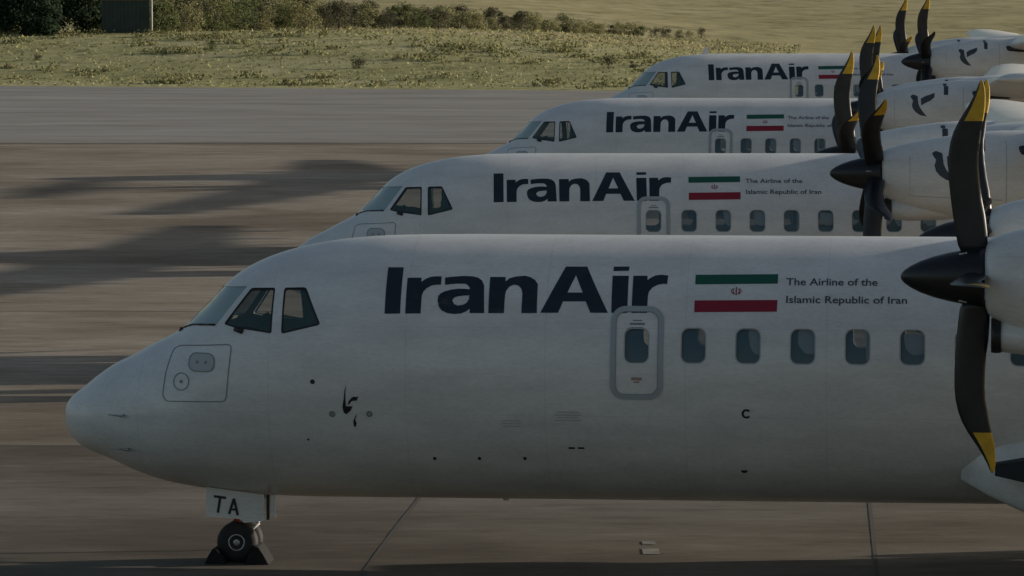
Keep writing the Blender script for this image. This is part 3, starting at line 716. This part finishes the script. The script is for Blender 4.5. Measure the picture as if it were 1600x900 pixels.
for (x0, x1, y, w) in ((1.45, 1.62, 52.6, .5), (1.47, 1.60, 53.4, .3)):
    strip('paint_fleck', [(x0, y), (x1+.02, y)], w, MP, .006)

# ---------------------------------------------------------------- vegetation
def leaf_mat(name, c0, c1, tr=.4):
    m = bpy.data.materials.new(name); m.use_nodes = True; nt = m.node_tree; nt.nodes.remove(nt.nodes['Principled BSDF']); L = nt.links.new
    g = N_(nt, 'ShaderNodeNewGeometry'); r = ramp(nt, [(0, c0), (1, c1)]); L(g.outputs['Random Per Island'], r.inputs[0])
    d = N_(nt, 'ShaderNodeBsdfDiffuse'); t = N_(nt, 'ShaderNodeBsdfTranslucent'); mx = N_(nt, 'ShaderNodeMixShader'); mx.inputs[0].default_value = tr
    L(r.outputs[0], d.inputs[0]); L(r.outputs[0], t.inputs[0]); L(d.outputs[0], mx.inputs[1]); L(t.outputs[0], mx.inputs[2]); L(mx.outputs[0], nt.nodes['Material Output'].inputs[0])
    return m
ML = [leaf_mat('olive_leaves', (.05, .065, .03), (.20, .22, .10)), leaf_mat('dry_leaves', (.14, .145, .07), (.40, .38, .21)), leaf_mat('brown_leaves', (.045, .05, .038), (.17, .165, .105))]
MD = leaf_mat('dark_leaves', (.02, .035, .024), (.06, .085, .05), .2); MBK = mat('bark', (.10, .08, .06), .9)
def crown_bm(rnd, w, h, n, leaf, clumps, base=.0):
    bm = bmesh.new(); C = []
    for _ in range(clumps):
        a = rnd.uniform(0, 2*math.pi); r = w/2*math.sqrt(rnd.random())*.8; z = base + (h-base)*(rnd.uniform(.08, .88))
        r *= math.sqrt(max(.15, 1-((z-base)/(h-base)-.35)**2*1.6)); C.append((r*math.cos(a), r*math.sin(a), z, rnd.uniform(.16, .34)*min(w, h)))
    for _ in range(n):
        cx, cy, cz, cr = rnd.choice(C)
        d = Vector((rnd.gauss(0, 1), rnd.gauss(0, 1), rnd.gauss(0, 1))).normalized()*cr*rnd.uniform(.55, 1.05)
        p = Vector((cx, cy, max(cz+d.z*.8, base+.02))) + Vector((d.x, d.y, 0))
        u = Vector((rnd.gauss(0, 1), rnd.gauss(0, 1), rnd.gauss(0, 1))).normalized(); v = u.orthogonal().normalized(); s = leaf*rnd.uniform(.6, 1.4)
        q = [p+u*s, p+v*s*.55, p-u*s, p-v*s*.55]
        bm.faces.new([bm.verts.new(k) for k in q])
    return bm
rnd = random.Random(11)
bush_var = []
for k in range(9):
    root = empty('bush'); w, h = rnd.uniform(2.2, 3.4), rnd.uniform(1.7, 2.6)
    mobj('foliage', crown_bm(rnd, w, h, 1500, .075, 16), ML[k % 3], root, recalc=False)
    bm = bmesh.new()
    for j in range(5):
        a = rnd.uniform(0, 6.28); tube(bm, (0, 0, -.1), (.5*math.cos(a), .5*math.sin(a), h*.6), .04, .012, N=6)
    mobj('stem', bm, MBK, root)
    bush_var.append(root)
def px_to_ground(u, D):   # where a picture column meets depth D, used for measured bush positions
    return (u-800)/7436*D
used = set()
rnd2 = random.Random(5)
def place_bush(x, y, s, k, label):
    o = bush_var[k] if k not in used else copy_tree(bush_var[k]); used.add(k)
    o.location = (x, y, gz(x, y) - .05); o.rotation_euler = (0, 0, rnd.uniform(0, 6.28)); o.scale = (s, s, s*rnd.uniform(.85, 1.1))
    tag(o, label, 'bush', 'bushes along the top of the bank')
BU = []
for row, (dD, um, ux, sp) in enumerate(((0, 246, 1110, 40), (6, 250, 980, 44), (13, 240, 860, 46), (22, 226, 720, 50), (32, 215, 600, 54), (44, 200, 470, 60), (58, -20, 380, 66))):
    u = um; cnt = 0
    while u < ux:
        t = (u-240)/880.0; cnt += 1
        D = 300 + 60*max(t, 0) + dD + rnd.uniform(-2.5, 2.5); s = (1.12 - .80*max(t, 0))*rnd.uniform(.72, 1.1)
        BU.append((u, D, s, row, cnt)); u += sp*max(.5, s)*rnd.uniform(.75, 1.15)
names_ = ['olive', 'straw coloured', 'brown']
ORD = 'first second third fourth fifth sixth seventh eighth ninth tenth eleventh twelfth thirteenth fourteenth fifteenth sixteenth seventeenth eighteenth nineteenth twentieth twenty-first twenty-second twenty-third twenty-fourth twenty-fifth twenty-sixth twenty-seventh twenty-eighth twenty-ninth thirtieth thirty-first thirty-second thirty-third thirty-fourth thirty-fifth thirty-sixth thirty-seventh thirty-eighth thirty-ninth fortieth'.split()
for (u, D, s, row, cnt) in BU:
    k = rnd.randrange(9); x = px_to_ground(u, D)
    rw = 'the front row' if row == 0 else f'the {ORD[row]} row back'
    place_bush(x, D, s, k, f'{names_[k % 3]} scrub bush, {ORD[min(cnt, 40)-1]} from the left in {rw}')
LOW = (15, 'in the grass below the left edge tree'), (60, 'in the grass below the dark trees'), (215, 'in the grass below the green screen'), (330, 'below the bushes right of the post'), (560, 'near the tarmac edge, left of the photo middle'), (620, 'on the grass just left of the photo middle'), (950, 'in the grass ahead of the farthest nose'), (990, 'at the grass edge touching the farthest nose'), (860, 'halfway up the grass right of the middle'), (470, 'on the upper grass below the front bushes')
LOWD = dict(zip([l[0] for l in LOW], (266, 272, 285, 277, 262, 268, 262, 264, 300, 290)))
for u, wh in LOW:
    D = LOWD[u]; k = rnd.randrange(9); x = px_to_ground(u, D)
    place_bush(x, D, .30*rnd.uniform(.7, 1.2), k, 'tiny low bush ' + wh)
# dry tufts over the verge
bm = bmesh.new()
for _ in range(15000):
    D = rnd.uniform(240, 372); u = rnd.uniform(-30, 1250); x = px_to_ground(u, D); e = D - edge(x)
    if e < 1.5 or e > 120: continue
    z = gz(x, D); h = rnd.uniform(.03, .12)*(.5+rnd.random()); w = rnd.uniform(.03, .09); a = rnd.uniform(0, math.pi); dx, dy = w*math.cos(a), w*math.sin(a)
    lx, ly = rnd.uniform(-.1, .1), rnd.uniform(-.1, .1)
    bm.faces.new([bm.verts.new(p) for p in ((x-dx, D-dy, z), (x+dx, D+dy, z), (x+dx*.3+lx, D+dy*.3+ly, z+h), (x-dx*.8+lx, D-dy*.8+ly, z+h*.8))])
tag(mobj('grass', bm, leaf_mat('straw_tufts', (.20, .20, .09), (.38, .36, .18), .12), recalc=False), kind='stuff')
# low weed clumps scattered over the verge, one uncountable mass
bm = bmesh.new()
for _ in range(130):
    u = rnd2.uniform(-10, 1120); D = rnd2.choice((252, 262, 284, 292, 297))+rnd2.uniform(-5, 5) - .02*u; x = px_to_ground(u, D)
    if D < edge(x)+3: continue
    w = rnd2.uniform(.3, 1.6); h = rnd2.uniform(.12, .42)
    for _j in range(int(70*w)):
        px, py = x+rnd2.gauss(0, w*.45), D+rnd2.gauss(0, .35); z = gz(px, py)+rnd2.random()*h; s = rnd2.uniform(.04, .09); a = rnd2.uniform(0, 3.14); q = rnd2.uniform(-.6, .6)
        bm.faces.new([bm.verts.new(p) for p in ((px-s*math.cos(a), py-s*math.sin(a), z), (px+q*s, py, z-s), (px+s*math.cos(a), py+s*math.sin(a), z), (px-q*s, py, z+s))])
tag(mobj('weeds', bm, leaf_mat('weed_leaves', (.11, .115, .055), (.30, .29, .15), .2), recalc=False), kind='stuff')
# dark trees at top left
def tree(u, D, w, h, label, seed):
    r_ = random.Random(seed); x = px_to_ground(u, D); root = empty('tree', (x, D, gz(x, D)-.05))
    mobj('crown', crown_bm(r_, w, h, 6500, .12, 42, base=.0), MD, root, recalc=False)
    bm = bmesh.new(); tube(bm, (0, 0, -.2), (.05, .02, h*.35), .15, .11, N=10); tube(bm, (.05, .02, h*.35), (.1, 0, h*.85), .11, .03, N=10)
    for j in range(6):
        a = r_.uniform(0, 6.28); z = h*r_.uniform(.2, .6); tube(bm, (0, 0, z), (w*.32*math.cos(a), w*.32*math.sin(a), z+h*.18), .05, .015, N=6)
    mobj('trunk', bm, MBK, root)
    tag(root, label, 'tree', 'dark trees in the top left corner')
tree(-22, 299, 3.6, 5.2, 'dark green tree cut by the left edge of the photo', 1)
tree(40, 298, 3.4, 4.9, 'dark green tree second from the left edge of the photo', 2)
tree(92, 302, 3.4, 5.4, 'dark green tree in the middle of the dark row, third from the left edge', 3)
tree(140, 299, 3.2, 4.6, 'dark green tree touching the left end of the green screen', 4)
tree(10, 304, 3.6, 5.6, 'tall dark green tree behind and between the first two at the left edge', 5)
tree(172, 303, 3.0, 4.4, 'dark green tree rising behind the corrugated green screen', 6)
tree(66, 295, 2.4, 2.6, 'low dark green tree in front of the dark row', 7)
# green screen and post
D = 297.0; x0, x1 = px_to_ground(160, D), px_to_ground(234, D); zb = gz(x1, D)
root = empty('green_screen', ((x0+x1)/2, D, zb)); hw = (x1-x0)/2
bm = bmesh.new(); n = 24
for k in range(n):
    a0, a1 = -hw+2*hw*k/n, -hw+2*hw*(k+1)/n
    box(bm, a0, a1, -.02 + (.03 if k % 2 else 0), .02 + (.03 if k % 2 else 0), .05, 2.05)
mobj('corrugated_panel', bm, mat('dark_green_sheet', (.022, .045, .040), .6, noise=(1.5, .25)), root)
bm = bmesh.new(); box(bm, -hw-.05, hw+.05, -.06, .08, 2.05, 2.12); mobj('rail', bm, MBK, root)
tag(root, 'dark green corrugated sheet screen standing beside the dark trees', 'screen')
bm = bmesh.new(); tube(bm, (0, 0, -.2), (0, 0, 2.25), .07, .06, N=12)
o = mobj('fence_post', bm, mat('pale_concrete_post', (.42, .42, .38), .8), None, smooth=True); px_ = px_to_ground(238, D); o.location = (px_, D-.1, gz(px_, D)-.02)
tag(o, 'pale upright post at the right end of the dark green screen', 'post')
print('objects', len(bpy.data.objects))
